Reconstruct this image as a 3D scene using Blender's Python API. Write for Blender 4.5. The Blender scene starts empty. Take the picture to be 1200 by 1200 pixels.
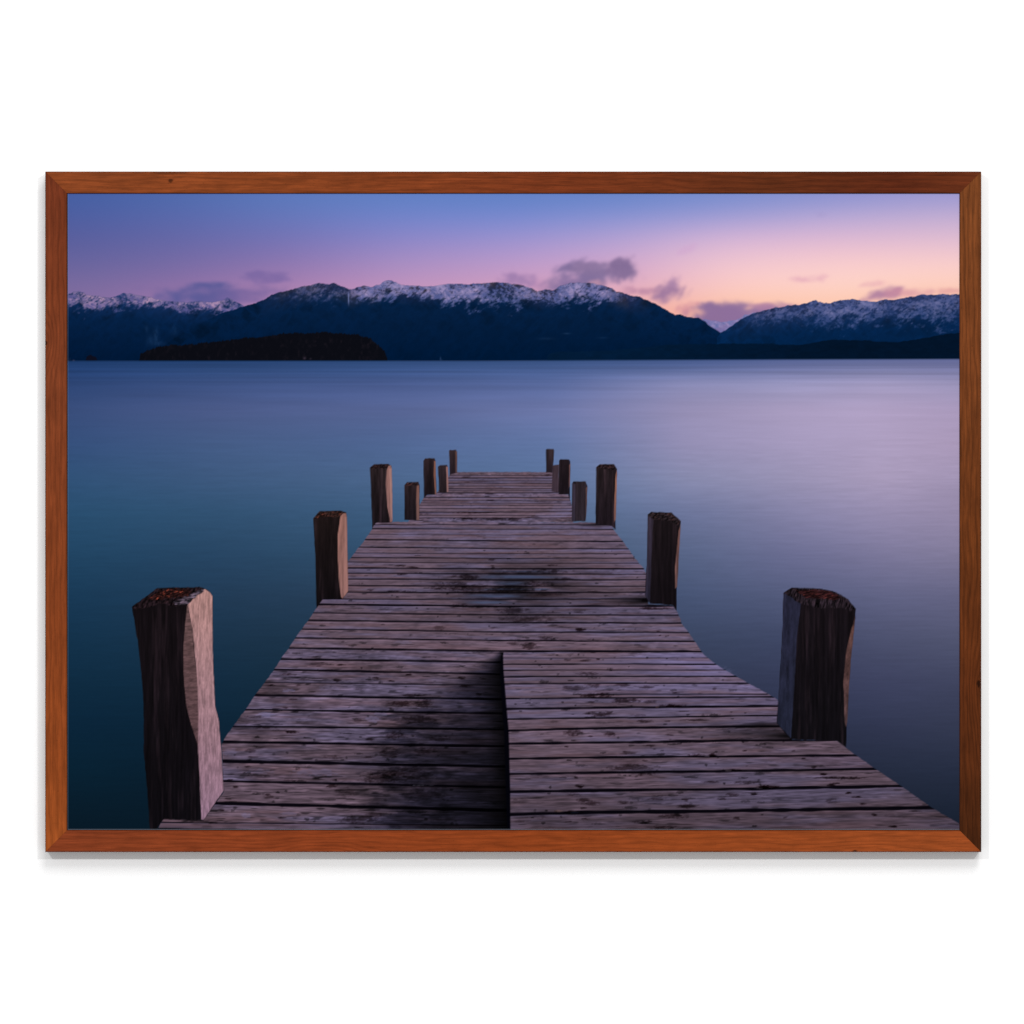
"""A framed dusk photograph of an old jetty, hanging on a bright white wall.

Everything is at real size: 1 mm on the wall = 0.001 Blender units.
"""
import bpy, bmesh, math
# ----------------------------------------------------------------------------
# THE PRINT: a flat sheet of paper.  Its ink is worked out here by procedural
# noise and outlines (millimetres on the sheet = 1 unit), then laid on the
# print's own mesh as a colour attribute.
# ----------------------------------------------------------------------------
import numpy as np
F = np.float32
PX0, PY0, PX1, PY1 = 79.0, 226.5, 1125.0, 972.5     # sheet, in mm from the wall's datum
NX, NY, SS = 1046, 746, 2

_rng = np.random.default_rng(11)
_TAB = _rng.random((512, 512)).astype(F)


def vnoise(x, y, seed=0):
    """smooth value noise 0..1"""
    x = np.asarray(x, F); y = np.asarray(y, F)
    xi = np.floor(x); yi = np.floor(y)
    fx = x - xi; fy = y - yi
    xi = xi.astype(np.int32) + seed * 71; yi = yi.astype(np.int32) + seed * 137
    fx = fx * fx * (3 - 2 * fx); fy = fy * fy * (3 - 2 * fy)
    x0 = xi & 511; x1 = (xi + 1) & 511; y0 = yi & 511; y1 = (yi + 1) & 511
    a = _TAB[y0, x0]; b = _TAB[y0, x1]; c = _TAB[y1, x0]; d = _TAB[y1, x1]
    t = a + (b - a) * fx
    return t + ((c + (d - c) * fx) - t) * fy


def fbm(x, y, seed=0, octv=4, gain=0.5):
    s = 0; a = 1.0; tot = 0
    for o in range(octv):
        s = s + a * vnoise(x * (2 ** o), y * (2 ** o), seed + o * 3)
        tot += a; a *= gain
    return s / tot


def sstep(a, b, x):
    t = np.clip((x - a) / (b - a), 0, 1)
    return t * t * (3 - 2 * t)


def rgb(*c):
    return np.array(c, F) / 255.0


def boxblur(a, r, axis):
    n = a.shape[axis]
    pad = [(0, 0)] * a.ndim; pad[axis] = (r + 1, r)
    p = np.cumsum(np.pad(a, pad, mode='edge').astype(np.float64), axis=axis)
    hi = np.take(p, range(2 * r + 1, 2 * r + 1 + n), axis=axis)
    lo = np.take(p, range(0, n), axis=axis)
    return ((hi - lo) / (2 * r + 1)).astype(F)


def blur(a, r, it=2, rx=None):
    for _ in range(it):
        a = boxblur(a, r, 0); a = boxblur(a, rx or r, 1)
    return a


def gridcol(xs, ys, table, X1, Y1, r=22):
    t = np.array(table, F) / 255.0                       # rows x cols x 3
    out = np.zeros((len(Y1), len(X1), 3), F)
    for c in range(3):
        rows = np.stack([np.interp(X1, xs, t[i, :, c]) for i in range(len(ys))])
        yi = np.interp(Y1, ys, np.arange(len(ys)))
        i0 = np.clip(np.floor(yi).astype(int), 0, len(ys) - 2); f = (yi - i0)[:, None]
        out[..., c] = rows[i0] * (1 - f) + rows[i0 + 1] * f
    return blur(out, r, 2, r * 3)


def soften(c, sat, gain):
    l = (c * np.array([.25, .55, .2], F)).sum(-1, keepdims=True) * np.array([.97, 1.0, 1.03], F)
    return (l + (c - l) * sat) * gain


def ink_sheet():
    W, H = NX * SS, NY * SS
    X1 = (PX0 + (np.arange(W) + .5) / SS).astype(F)
    Y1 = (PY0 + (np.arange(H) + .5) / SS).astype(F)
    X, Y = np.meshgrid(X1, Y1)

    def ix(x): return int(np.clip((x - PX0) * SS, 0, W))
    def iy(y): return int(np.clip((y - PY0) * SS, 0, H))
    def win(x0, y0, x1, y1): return (slice(iy(y0), iy(y1)), slice(ix(x0), ix(x1)))

    def poly(pts, soft=0.5, rough=0, seed=0):
        """coverage of an outline: (window, alpha)"""
        p = np.array(pts, F)
        s = win(p[:, 0].min() - 3, p[:, 1].min() - 3, p[:, 0].max() + 3, p[:, 1].max() + 3)
        x, y = X[s], Y[s]
        if rough:
            n = vnoise(x * .35, y * .16, seed) - .5
            x = x + n * rough; y = y + (vnoise(x * .3, y * .3, seed + 5) - .5) * rough
        inside = np.zeros(x.shape, bool); d2 = np.full(x.shape, 1e9, F)
        n = len(p)
        for i in range(n):
            ax, ay = p[i]; bx, by = p[(i + 1) % n]
            ex, ey = bx - ax, by - ay
            L = ex * ex + ey * ey + 1e-9
            t = np.clip(((x - ax) * ex + (y - ay) * ey) / L, 0, 1)
            d2 = np.minimum(d2, (x - ax - t * ex) ** 2 + (y - ay - t * ey) ** 2)
            if ay != by:
                c = ((y < ay) != (y < by)) & (x < ax + (y - ay) * ex / (by - ay))
                inside ^= c
        sd = np.where(inside, 1, -1) * np.sqrt(d2)
        return s, sstep(-soft, soft, sd)

    def lay(s, a, col):
        img[s] = img[s] + (col - img[s]) * a[..., None]

    # ---- sky -------------------------------------------------------------
    img = np.zeros((H, W, 3), F)
    sk = soften(gridcol(SKY_X, SKY_Y, SKY, X1, Y1[:iy(424)], 26), .90, 1.0)
    img[:iy(424)] = sk

    def cloud(cx, cy, rx, ry, col, amt, fx=.05, fy=.09, seed=0, shear=0.0, hard=.35, thr=.45, flat=0):
        s = win(cx - rx * 1.8, cy - ry * 2.2, cx + rx * 1.8, cy + ry * 2.2)
        x, y = X[s], Y[s]
        xx = (x - cx) + shear * (y - cy); yy = y - cy
        if flat: yy = np.where(yy > 0, yy * flat, yy)
        q = 1.1
        rx, ry = rx * 1.12, ry * 1.12
        w1 = fbm(xx * 2.2 / rx + seed * 1.7, yy * 1.3 / ry + seed, seed + 4, 4, .6) - .5
        w2 = fbm(xx * 1.8 / rx + seed * 2.9, yy * 1.3 / ry + 5, seed + 6, 4, .6) - .5
        d = np.sqrt(((xx + w1 * rx * q) / rx) ** 2 + ((yy + w2 * ry * q * 1.3) / ry) ** 2)
        w = (fbm(xx * fx * 1.3 + 7, yy * fy * 1.3 + seed, seed + 2, 3) - .5) * 14
        n = fbm((xx + w) * fx * 1.5 + seed * 9.7, (yy + w * .4) * fy * 1.6 + seed * 3.1, seed, 5, .58)
        b = np.clip(1.25 - d, 0, 1) ** .7
        n = np.clip((n - .5) * 1.7 + .5, 0, 1)
        m = sstep(.02, .02 + .62 + hard * .5, b * (.25 + 1.15 * n))
        m = m * sstep(1.25, .7, d)
        m = blur(np.ascontiguousarray(m)[..., None], 3, 2)[..., 0]
        lay(s, m * amt, rgb(*col))
    for c in CLOUDS: cloud(*c[:6], **c[6])

    # ---- mountains -------------------------------------------------------
    def ridge(pts, seed, jag=1.0):
        p = np.array(pts, F)
        y = np.interp(X1, p[:, 0], p[:, 1], left=999, right=999)
        j = (fbm(X1 * .22, X1 * 0 + seed, seed, 4, .6) - .5) * 2.6 * jag
        if jag > .95: j = j + (fbm(X1 * .55, X1 * 0 + seed, seed + 3, 3, .7) - .5) * 3.4
        return (y + j).astype(F)
    shore = np.interp(X1, [79, 560, 700, 900, 1125], [423.0, 422.9, 422.1, 421.2, 420.6]).astype(F)
    M = win(79, 320, 1125, 424)
    mx, my = X[M], Y[M]
    shm = sstep(.45, -.45, my - shore[None, :])

    def mountain(r, bodyf, snow=None, seed=0):
        a = sstep(-.55, .55, my - r[None, :]) * shm
        lay(M, a, bodyf)
        if snow is None: return
        sp = np.array(snow['line'], F)
        sl = np.interp(X1, sp[:, 0], sp[:, 1]).astype(F)
        hh = np.maximum(sl - r, 2.0)[None, :]
        t = (my - r[None, :]) / hh
        n1 = fbm(mx * .11 + my * .05, my * .17, seed, 5, .62)
        n2 = fbm(mx * .33 - my * .18, my * .42, seed + 9, 4, .65)
        n3 = fbm(mx * .30 + my * .26, my * .30, seed + 15, 3, .6)
        body = snow.get('cover', 1.0)
        cov = np.interp(X1, [q[0] for q in body], [q[1] for q in body]).astype(F)[None, :] if not np.isscalar(body) else body
        # ribs of rock fall away from the crest, left and right
        sl1 = fbm(mx * .30 + my * .26, my * .22 - mx * .04, seed + 21, 4, .66)
        sl2 = fbm(mx * .28 - my * .22, my * .24 + mx * .04, seed + 27, 4, .66)
        big = fbm(mx * .045, my * .09, seed + 31, 3)
        bw = sstep(.42, .58, big)
        rib = (sl1 * bw + sl2 * (1 - bw)) * .5 + n2 * .28 + fbm(mx * .6, my * .7, seed + 41, 3, .7) * .22
        k = .335 + .26 * cov + (big - .5) * .42             # how much of the slope the snow keeps
        rock = sstep(k - .10, k + .13, rib)
        fray = sstep(1.3, .6, t + (n1 - .5) * 1.9 + (sl1 - .5) * .8 + (big - .5) * .7)
        m = fray * (1 - rock * .92) * np.clip(cov * 1.3, 0, 1)
        light = np.clip(.42 + (n1 - .5) * 1.0 + (sl2 - .5) * 1.3 + (big - .5) * .9 - .2 * t, 0, 1)[..., None]
        col = rgb(*snow['lo']) * (1 - light) + rgb(*snow['hi']) * light
        lay(M, np.clip(m, 0, 1) * a * snow.get('amt', .95), col)

    def body(top, mid, low, r, depth=28, tex=.22, seed=3, cover=None):
        t = np.clip((my - r[None, :]) / depth, 0, 1)[..., None]
        t2 = np.clip((my - 365) / 55, 0, 1)[..., None]
        if cover:
            cv = np.clip(np.interp(X1, [q[0] for q in cover], [q[1] for q in cover]) * 2.2, 0, 1).astype(F)[None, :, None]
            t = 1 - (1 - t) * cv
        c = rgb(*top) * (1 - t) + rgb(*mid) * t
        br = (sstep(.45, .7, fbm(mx * .07, my * .12, seed + 60, 4, .6)) * sstep(300, 345, mx) * sstep(900, 700, mx))[..., None]
        c = c + rgb(22, 10, -6) * br * (1 - t)
        c = c * (1 - t2) + rgb(*low) * t2
        n = fbm(mx * .16 + my * .1, my * .13, seed, 5, .6)[..., None] - .5
        rd1 = 1 - np.abs(2 * fbm(mx * .05 + my * .045, my * .03 - mx * .02, seed + 50, 4, .55) - 1)
        rd2 = 1 - np.abs(2 * fbm(mx * .05 - my * .05, my * .03 + mx * .02, seed + 54, 4, .55) - 1)
        rd = (np.maximum(rd1, rd2) - .82)[..., None]
        fade = np.clip(1.15 - (my - r[None, :]) / 60, .15, 1)[..., None]
        return c * (1 + n * tex * 2 * (1 - .6 * t) + rd * .7 * fade)

    rA = ridge(RIDGE_A, 1, .8)
    mountain(rA, body((20, 42, 82), (6, 32, 66), (1, 23, 52), rA), SNOW_A, 20)
    # faint pale screes on the left slope
    for (cx, cy, rx, ry, a) in [(183, 393, 3, 9, .22), (176, 400, 4, 6, .18), (172, 385, 2, 5, .12), (204, 388, 4, 6, .12), (188, 403, 6, 2.5, .2)]:
        s = win(cx - rx * 3, cy - ry * 3, cx + rx * 3, cy + ry * 3)
        g = np.exp(-((X[s] - cx) / rx) ** 2 - ((Y[s] - cy) / ry) ** 2) * fbm(X[s] * .5, Y[s] * .25, 31, 3) * 1.6
        lay(s, g * a, rgb(70, 105, 150))
    # snowy gap far behind, then the main range
    rC = ridge([(812, 376), (826, 374), (845, 377.5), (862, 376), (872, 370), (885, 366)], 7, .8)
    mountain(rC, np.broadcast_to(rgb(120, 108, 158), M_shape(mx)), dict(line=[(812, 392), (885, 392)], lo=(92, 104, 158), hi=(158, 140, 186), cover=.85), 40)
    rB = ridge(RIDGE_B, 2, .8)
    mountain(rB, body((36, 40, 70), (5, 29, 60), (0, 23, 52), rB, 24, cover=SNOW_B['cover']), SNOW_B, 21)
    s = win(404, 340, 413, 362)                          # thin fall of snow in the gully
    g = np.exp(-((X[s] - 408.6 - (Y[s] - 350) * .02) / .75) ** 2) * sstep(341, 346, Y[s]) * sstep(361, 352, Y[s])
    lay(s, g * .75, rgb(120, 130, 180))
    rD = ridge(RIDGE_D, 3, .9)
    mountain(rD, body((34, 46, 84), (8, 35, 72), (0, 31, 66), rD, 34, cover=SNOW_D['cover']), SNOW_D, 23)
    rE = ridge(RIDGE_E, 4, .7)
    n = fbm(mx * .12, my * .3, 33, 4)[..., None] * .6 + .2
    mountain(rE, (rgb(3, 26, 52) * (1 - np.clip((mx - 720) / 250, 0, 1))[..., None] + rgb(3, 19, 39) * np.clip((mx - 720) / 250, 0, 1)[..., None]) * (.8 + .4 * n))
    for (cx, cy, rx, ry, a) in [(664, 391, 4, 1.0, .2), (706, 396, 6, 1, .1), (640, 397, 9, 1.5, .1)]:
        s = win(cx - 20, cy - 6, cx + 20, cy + 6)
        lay(s, np.exp(-((X[s] - cx) / rx) ** 2 - ((Y[s] - cy) / ry) ** 2) * a, rgb(90, 120, 160))
    rF = ridge(ISLAND, 5, 1.0)
    n = fbm(mx * .38, my * .16, 35, 4)
    n2 = fbm(mx * .22, my * .2, 36, 4)
    cF = rgb(11, 12, 19)[None, None] + rgb(26, 18, 19) * (sstep(.4, .9, n) * sstep(.3, .8, n2))[..., None] * .9 * sstep(388, 400, my)[..., None] * .6
    mountain(rF, cF)
    s, a = poly([(100.5, 422.5), (102, 418.5), (104, 416.8), (106.5, 415.3), (108.5, 417), (112, 418), (114.5, 422.5)], .6, 1, 3)
    lay(s, a, rgb(13, 14, 28))
    for (cx, cy, rx, ry, c, a) in [(84.5, 423.2, 3.2, 1.2, (18, 22, 40), .9), (86.5, 422.8, 1.2, .7, (150, 120, 150), .7), (82, 421, .5, 1.6, (40, 50, 80), .6),
                                   (516.2, 420.3, .8, 2.0, (80, 100, 145), .4), (517.2, 422, 1.6, .6, (90, 100, 135), .3), (357, 420, 1.5, 1.3, (90, 75, 95), .45), (364, 420.5, 1.2, 1, (90, 75, 95), .35)]:
        s = win(cx - 8, cy - 6, cx + 8, cy + 6)
        lay(s, np.exp(-((X[s] - cx) / rx) ** 2 - ((Y[s] - cy) / ry) ** 2) * a, rgb(*c))

    # ---- water -----------------------------------------------------------
    s = win(79, 418, 1125, 973)
    x, y = X[s], Y[s]
    wat = soften(gridcol(WAT_X, WAT_Y, WAT, X1, Y1[s[0]], 10), .93, .975)
    dpt = np.clip((y - 420) / 550, 0.002, 1)
    st = (fbm(x * .006 + 3, y * .11, 41, 3) - .5) * sstep(424, 436, y) * sstep(560, 440, y) * .10
    st += (fbm(x * .004 + 9, y * .42, 46, 3) - .5) * sstep(423, 428, y) * sstep(470, 432, y) * .22
    st += (fbm(x * .016, y * .45, 42, 3) - .5) * .035 * sstep(426, 480, y)
    st += (fbm(x * .05 + y * .02, y * .55, 43, 2) - .5) * .045 * sstep(470, 560, y)
    st += (fbm(x * .004, y * .012, 44, 3) - .5) * .07
    wat = wat * (1 + st[..., None])
    a = sstep(-.5, .5, y - shore[None, :])
    img[s] = img[s] * (1 - a[..., None]) + wat * a[..., None]
    # a slightly darker thread where the water meets the shore
    lay(s, np.exp(-((y - shore[None, :] - .2) / .8) ** 2) * .5, rgb(8, 34, 66))

    # ---- deck ------------------------------------------------------------
    def deck(outline, gaps, dark, seed, rough=.7, gapw=1.0, tone=1.0, wear=1.0):
        """planks between gap lines; each gap = (pts, width)"""
        s, a = poly(outline, .45, rough, seed)
        x, y = X[s], Y[s]
        nG = len(gaps)
        gy = [np.interp(x[0], [q[0] for q in g[0]], [q[1] for q in g[0]]).astype(F) for g in gaps]
        wob = [(fbm(x[0] * .035, x[0] * 0 + k * 3.7, seed + k, 3) - .5) * .8 * min(1, gaps[k][1]) for k in range(nG)]
        gy = [gy[k] + wob[k] for k in range(nG)]
        K = np.zeros(x.shape, np.int32); top = np.full(x.shape, 0, F); bot = np.full(x.shape, 0, F)
        top[:] = gy[0][None] - 14; bot[:] = gy[0][None]
        for k in range(nG):
            m = y > gy[k][None]
            K[m] = k + 1
            top = np.where(m, gy[k][None], top)
            nb = gy[k + 1][None] if k + 1 < nG else gy[k][None] + 24
            bot = np.where(m, nb, bot)
        h = np.maximum(bot - top, 1.5); f = (y - top) / h
        rng = np.random.default_rng(seed)
        r1 = rng.random(nG + 2).astype(F)[K]; r2 = rng.random(nG + 2).astype(F)[K]
        u = (x - 588) / (np.clip(y, 520, 980) - 421) * 1.0
        ks = K * 13.7
        low = fbm(u * 3.2 + ks, f * 1.4 + K * 7.1, seed + 1, 4, .55)
        mid = fbm(u * 9 + ks, f * 4 + K * 5.3, seed + 2, 4, .6)
        fine = fbm(u * 22 + ks, f * h * .55 + K * 9.1, seed + 3, 3, .6)
        hair = vnoise(u * 30 + ks, f * h * 1.1 + K * 3.3, seed + 4)
        blue = sstep(.38, .68, low + (r1 - .5) * .22)
        col = rgb(114, 94, 110)[None, None] * (1 - blue[..., None]) + rgb(114, 102, 131) * blue[..., None]
        q = np.clip(h / 19, .28, 1) * (.45 + .55 * wear)
        grain = fbm(u * 13 + ks + 5, f * h * .8 + K * 4.1, seed + 9, 3, .7)
        grit = vnoise(u * 62 + ks, f * h * .95 + K * 6.7, seed + 10)
        silver = sstep(.60, .78, fbm(u * 7 + ks + 60, f * h * .42 + K * 8.3, seed + 13, 4, .66))
        lum = .84 + .15 * (r2 - .5) * (.4 + .6 * q) + .21 * (mid - .5) + q * (.28 * (fine - .5) + .30 * (hair - .5) + .50 * (grain - .5) + .24 * (grit - .5) + .12 * silver)
        red = sstep(.55, .75, fbm(u * 5 + ks + 40, f * 2.5 + K, seed + 6, 3))[..., None]
        col = col * (1 - .35 * red) + rgb(108, 78, 84) * .35 * red
        col = col * lum[..., None]
        # worn dark figure: cracks and knots that follow the grain
        pits = sstep(.74, .90, vnoise(u * 34 + ks * 2.1, f * h * .62 + K * 5.9, seed + 14)) * sstep(.50, .66, fbm(u * 4 + ks, f * 2 + K, seed + 15, 3))
        crack = sstep(.67, .79, fbm(u * 9 + ks * 1.3, f * h * .33 + K * 2.9, seed + 7, 5, .68))
        split = sstep(.74, .86, vnoise(u * 6 + ks, f * h * .5 + K * 17, seed + 8)) * sstep(.5, .7, mid)
        col = col * (1 - .66 * (q * crack)[..., None]) * (1 - .3 * wear * split[..., None]) * (1 - .5 * (q * pits)[..., None])
        # light arris under each gap, dark gap
        for k in range(nG):
            w = gaps[k][1]
            e = y - gy[k][None]
            ww = w * gapw * (.75 + .5 * vnoise(x[0] * .06, x[0] * 0 + k, seed + 12))[None]
            xr = gaps[k][0]
            on = sstep(xr[0][0] - 2, xr[0][0] + 2, x) * sstep(xr[-1][0] + 2, xr[-1][0] - 2, x) if gaps[k][2:] else 1
            g = sstep(ww * .5 + .55, ww * .5 - .45, np.abs(e)) * on
            arr = np.exp(-((e - ww * .5 - 1.0) / .7) ** 2) * (.10 * min(1., w / 1.6)) * on
            col = col * (1 + arr[..., None])
            st = min(1, .60 + .4 * w)
            col = col * (1 - g[..., None] * st) + rgb(9, 7, 14) * g[..., None] * st
        damp = sstep(.56, .76, fbm(x * .02 + seed, y * .055, seed + 16, 5, .62)) * sstep(600, 760, y)
        col = col * (1 - .22 * wear ** 2 * damp[..., None])
        shade = dark(x, y)
        col = col * shade if shade.ndim == 3 else col * shade[..., None]
        lay(s, a, col * tone)

    def lin(pts):
        p = np.array(pts, F)
        return lambda y: np.interp(y, p[:, 0], p[:, 1]).astype(F)

    # far run
    gF = [([(520, y), (660, y + d)], w) for y, d, w in [(557, 0, .5), (560.3, .2, .8), (563.5, 0, .5), (566.3, .3, .7), (569.5, 0, .5), (572.6, .2, .8), (575, 0, .5), (577.6, -.2, .8)]]
    deck([(529, 553.2), (647, 553.2), (655, 579), (668, 584), (669, 582), (506, 582), (512, 577), (525, 560)], gF, lambda x, y: np.full(x.shape, 1.0, F), 3, .5, .8, 1.0)
    gM = [([(480, y), (700, y + d)], w) for y, d, w in [(582.6, .5, .9), (586.8, 0, .6), (589.5, .3, .5), (592, .2, .8), (596, 0, .7), (600.4, -.6, 1.1), (603.8, .3, .5), (607, .2, .7)]]
    deck([(498, 581), (511, 578.5), (655, 578.5), (666, 580), (670.5, 594), (671.5, 612), (478, 612), (488, 598)], gM, lambda x, y: np.ones(x.shape, F), 4, .5, .8, 1.02)

    def shade_near(x, y):
        v = 1 - .10 * sstep(735, 640, y) * 0 + 0 * x
        v = v * (1 - .68 * np.exp(-((x - 600) / 76) ** 2 - ((y - 687) / 25) ** 2) * sstep(.16, .62, fbm(x * .03, y * .14, 61, 5, .6)))
        v = v * (1 - .25 * np.exp(-((x - 615) / 70) ** 2 - ((y - 722) / 12) ** 2) * fbm(x * .03, y * .1, 62, 4))
        v = v * (1 - .25 * sstep(430, 350, x) * 0)
        v = v * (1 - .72 * np.exp(-((x - 757) / 22) ** 2 - ((y - 703.5) / 4.2) ** 2))
        v = v * (1 - .45 * np.exp(-((x - 735) / 40) ** 2 - ((y - 705) / 4) ** 2))
        v = v * (1 - .5 * np.exp(-((x - 696) / 18) ** 2 - ((y - 615) / 2) ** 2))
        bl = sstep(640, 760, x) * sstep(700, 640, y)
        return v[..., None] * (1 + bl[..., None] * (rgb(4, 12, 26)))
    gN = [([(yl[0], yl[1]), (590, yc), (820, yr)], w) for yl, yc, yr, w in [
        ((436, 614.8), 615, 615.2, .9), ((436, 619.6), 620.2, 620.5, .9), ((427, 626), 627, 627, .5), ((425, 632.2), 634, 634.5, 1.3), ((420, 641), 643, 643.2, 1.2), ((415, 648), 649, 648.6, .7),
        ((411, 653.2), 654.2, 654.1, 1.0), ((407, 658.4), 660, 660, .7), ((405, 665.6), 666.4, 666.5, 1.5), ((405, 671.6), 672.6, 672.8, 1.1), ((405, 678.4), 679.5, 679.3, 1.2),
        ((405, 686), 687, 686.8, 1.2), ((405, 693.8), 694.6, 693.8, 1.5), ((400, 702), 702.2, 701.5, 1.2), ((372, 708.2), 710.6, 709.7, 2.1), ((366, 718), 720.5, 720.9, 1.4),
        ((360, 727), 729.5, 730.2, 1.7), ((354, 737), 740.5, 741.2, 1.5), ((346, 747.6), 750.5, 751.7, 1.6), ((338, 759.2), 763, 763.4, 2.2)]]
    deck([(440, 611), (458, 611.5), (560, 611.5), (700, 612.2), (716, 614.5), (722, 625), (730, 634.5), (736, 643), (744, 654), (754, 666), (757, 672), (760, 708), (788, 709.5), (793.3, 716.7), (799, 730.7), (807.3, 741),
          (814.3, 751.7), (822.5, 764), (824.8, 767), (330, 772), (339, 759), (346, 748), (354, 737), (362, 726), (371, 712), (378, 702), (402, 701), (407, 694), (407.5, 658), (420.5, 641.8), (428, 632), (436, 620)],
         gN, shade_near, 5, .9, .95, 1.02, .75)

    def shade_left(x, y):
        edge = np.interp(y, [767, 785, 835, 855, 929, 973], [589, 589, 593, 595, 597, 597]).astype(F)
        wd = np.interp(y, [767, 775, 785, 800, 830, 870, 975], [9, 26, 44, 72, 122, 165, 200]).astype(F)
        d = np.clip((edge - x) / wd, 0, 3)
        n = fbm(x * .022, y * .07, 71, 5, .6); n2 = fbm(x * .05, y * .16, 72, 4, .6)
        v = .25 + .75 * sstep(-.02, 1.2, d + (n - .5) * .6 + (fbm(x * .03, y * .5, 73, 3) - .5) * .25)
        dd = np.clip((edge - x) / np.minimum(wd * .4, 26), 0, 1)
        v = v * (.16 + .84 * dd ** .8)
        wet = sstep(.34, .58, n2 * .6 + n * .4 - np.abs(x - 482) / 330) * sstep(800, 850, y) * sstep(360, 440, x)
        v = v * (1 - .44 * wet)
        v = v * (1 - .32 * sstep(400, 520, x) * sstep(900, 960, y))
        c = np.ones(x.shape + (3,), F) * v[..., None]
        bl = sstep(.9, .2, v)[..., None]
        return c * (1 + bl * (rgb(0, 8, 42)))
    def L(xl, yl, xr, yr, w, *k): return ([(xl, yl), (xr, yr)], w) + k
    gL = [L(330, 772, 589, 776, 1.8), L(322, 784.4, 589, 790, 1.8), L(311, 799.6, 589, 803, .9), L(299, 814.4, 590, 819.5, 2.1), L(288, 831.4, 592, 836, 1.8), L(272, 851, 594, 854.6, 1.9),
          L(262, 869, 595, 874.4, 2.4), L(261, 892, 596, 898, 2.9), L(262, 915, 597, 922.6, 2.3), L(250, 941, 597, 949.5, 3.1), L(188, 963.4, 597, 967, .9), L(188, 971, 597, 978, 2.0)]
    deck([(338, 760.5), (590, 764.5), (589.5, 785), (593.5, 835), (595.5, 855), (597.5, 929), (598, 974), (183, 974), (192, 959.5), (237, 960.5), (262, 928), (260, 872), (264, 864), (274, 850), (288, 831), (299, 814), (311, 799), (322, 784), (330, 771)],
         gL, shade_left, 6, 1.0, 1.15, .98)

    def shade_right(x, y):
        v = np.ones(x.shape, F)
        v = v * (1 - .16 * sstep(820, 960, y))
        v = v * (1 - .85 * np.exp(-((x - 925) / 26) ** 2 - ((y - 862) / 5.5) ** 2))
        v = v * (1 - .6 * np.exp(-((x - 892) / 34) ** 2 - ((y - 850) / 5) ** 2) * sstep(.3, .6, fbm(x * .04, y * .2, 75, 3)))
        v = v * (1 - .38 * np.exp(-((x - 880) / 46) ** 2 - ((y - 859) / 9) ** 2))
        bl = sstep(650, 830, x) * sstep(850, 790, y)
        return v[..., None] * (1 + bl[..., None] * (rgb(24, 30, 44)))
    def R(a, b, c, d, w): return ([(590, a), (680, b), (880, c), (1125, d)], w)
    gR = [R(771, 771, 770.5, 770, .5), R(778.6, 778, 778.4, 778, 1.1), R(785.4, 785, 785, 785, .9), R(793, 792.4, 792.5, 792, 1.2), R(801.4, 800.6, 800.6, 800, 1.1), ([(690, 813.8), (740, 813.4), (900, 813.4)], .8, 1),
          R(818.6, 818, 816.6, 816, 1.3), R(830.8, 829.4, 827.4, 826, 2.0), R(842.6, 841.4, 838.7, 837.5, 1.3), R(856, 853.6, 851, 850, 1.9), R(871.2, 870.4, 867.3, 866, 2.2), R(889.2, 887.6, 886, 884.3, 1.9),
          R(907, 905.4, 903, 899, 2.1), R(927.6, 926.4, 924.2, 919.5, 2.7), R(954.4, 952, 949.6, 945.5, 3.1)]
    deck([(589, 767.5), (640, 765.5), (823, 765.5), (838.8, 778.5), (860, 791), (876, 800), (898, 812), (911, 819.6), (918, 850), (928, 867), (980, 867.5), (998.8, 882), (1025.8, 900.8), (1057, 921.7), (1092.5, 946.7), (1123.8, 965), (1129, 974), (597.3, 974),
          (597, 929), (595, 855), (593, 835), (589, 785)], gR, shade_right, 7, .7, 1.25, 1.03, .55)
    # black riser of the raised half
    s, a = poly([(587.3, 769), (589.6, 767), (590.2, 786), (594.3, 836), (596.2, 856), (598, 930), (598.2, 974), (594.5, 974), (593, 930), (591, 856), (589, 836), (586, 788)], .8)
    lay(s, a * .95, rgb(4, 4, 10))
    # standing water between the boards
    for (cx, cy, rx, ry) in [(607, 675.9, 48, 1.9), (598, 683.4, 17, 1.9), (580, 698.2, 31, 2.0), (572, 706, 24, 1.7), (634, 690.4, 10, 1.2), (590, 690.6, 26, .9), (612, 669.6, 30, .9)]:
        s = win(cx - rx * 1.6, cy - ry * 2, cx + rx * 1.6, cy + ry * 2)
        x, y = X[s], Y[s]
        m = np.exp(-np.abs((x - cx) / rx) ** 3.0 - np.abs((y - cy) / ry) ** 4)
        m = m * np.clip(.25 + 1.5 * fbm(x * .06 + cy, y * .35, 14, 3), 0, 1)
        lay(s, m * .75, rgb(72, 84, 117))

    # knots, nail holes and damp spots
    rg = np.random.default_rng(21)
    extra = []
    for _ in range(420):
        yy = 640 + 330 * rg.random() ** .8
        k_ = (yy - 421)
        xx = 588 + (rg.random() * 2 - 1) * k_ * .70
        if yy > 760 and 545 < xx < 600: continue
        if yy > 855 and (xx < 270 or xx > 905): continue
        sz = k_ / 500
        extra.append((xx, yy, (1.2 + 5 * rg.random() ** 3) * sz * 1.6, (.6 + .7 * rg.random()) * sz * 1.4, .35 + .5 * rg.random()))
    dk = np.zeros((H, W), F)
    for (cx, cy, rx, ry, k) in extra:
        s = win(cx - rx * 2.5, cy - ry * 2.5, cx + rx * 2.5, cy + ry * 2.5)
        x, y = X[s], Y[s]
        d = ((x - cx) / rx) ** 2 + ((y - cy) / ry) ** 2 + (vnoise(x * .6 + cx, y * 1.1, 57) - .5) * 1.4
        dk[s] = np.maximum(dk[s], sstep(1.2, .4, d) * k)
    sd = (img.max(-1) > .10)
    img *= 1 - (dk * sd * .62)[..., None]
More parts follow.
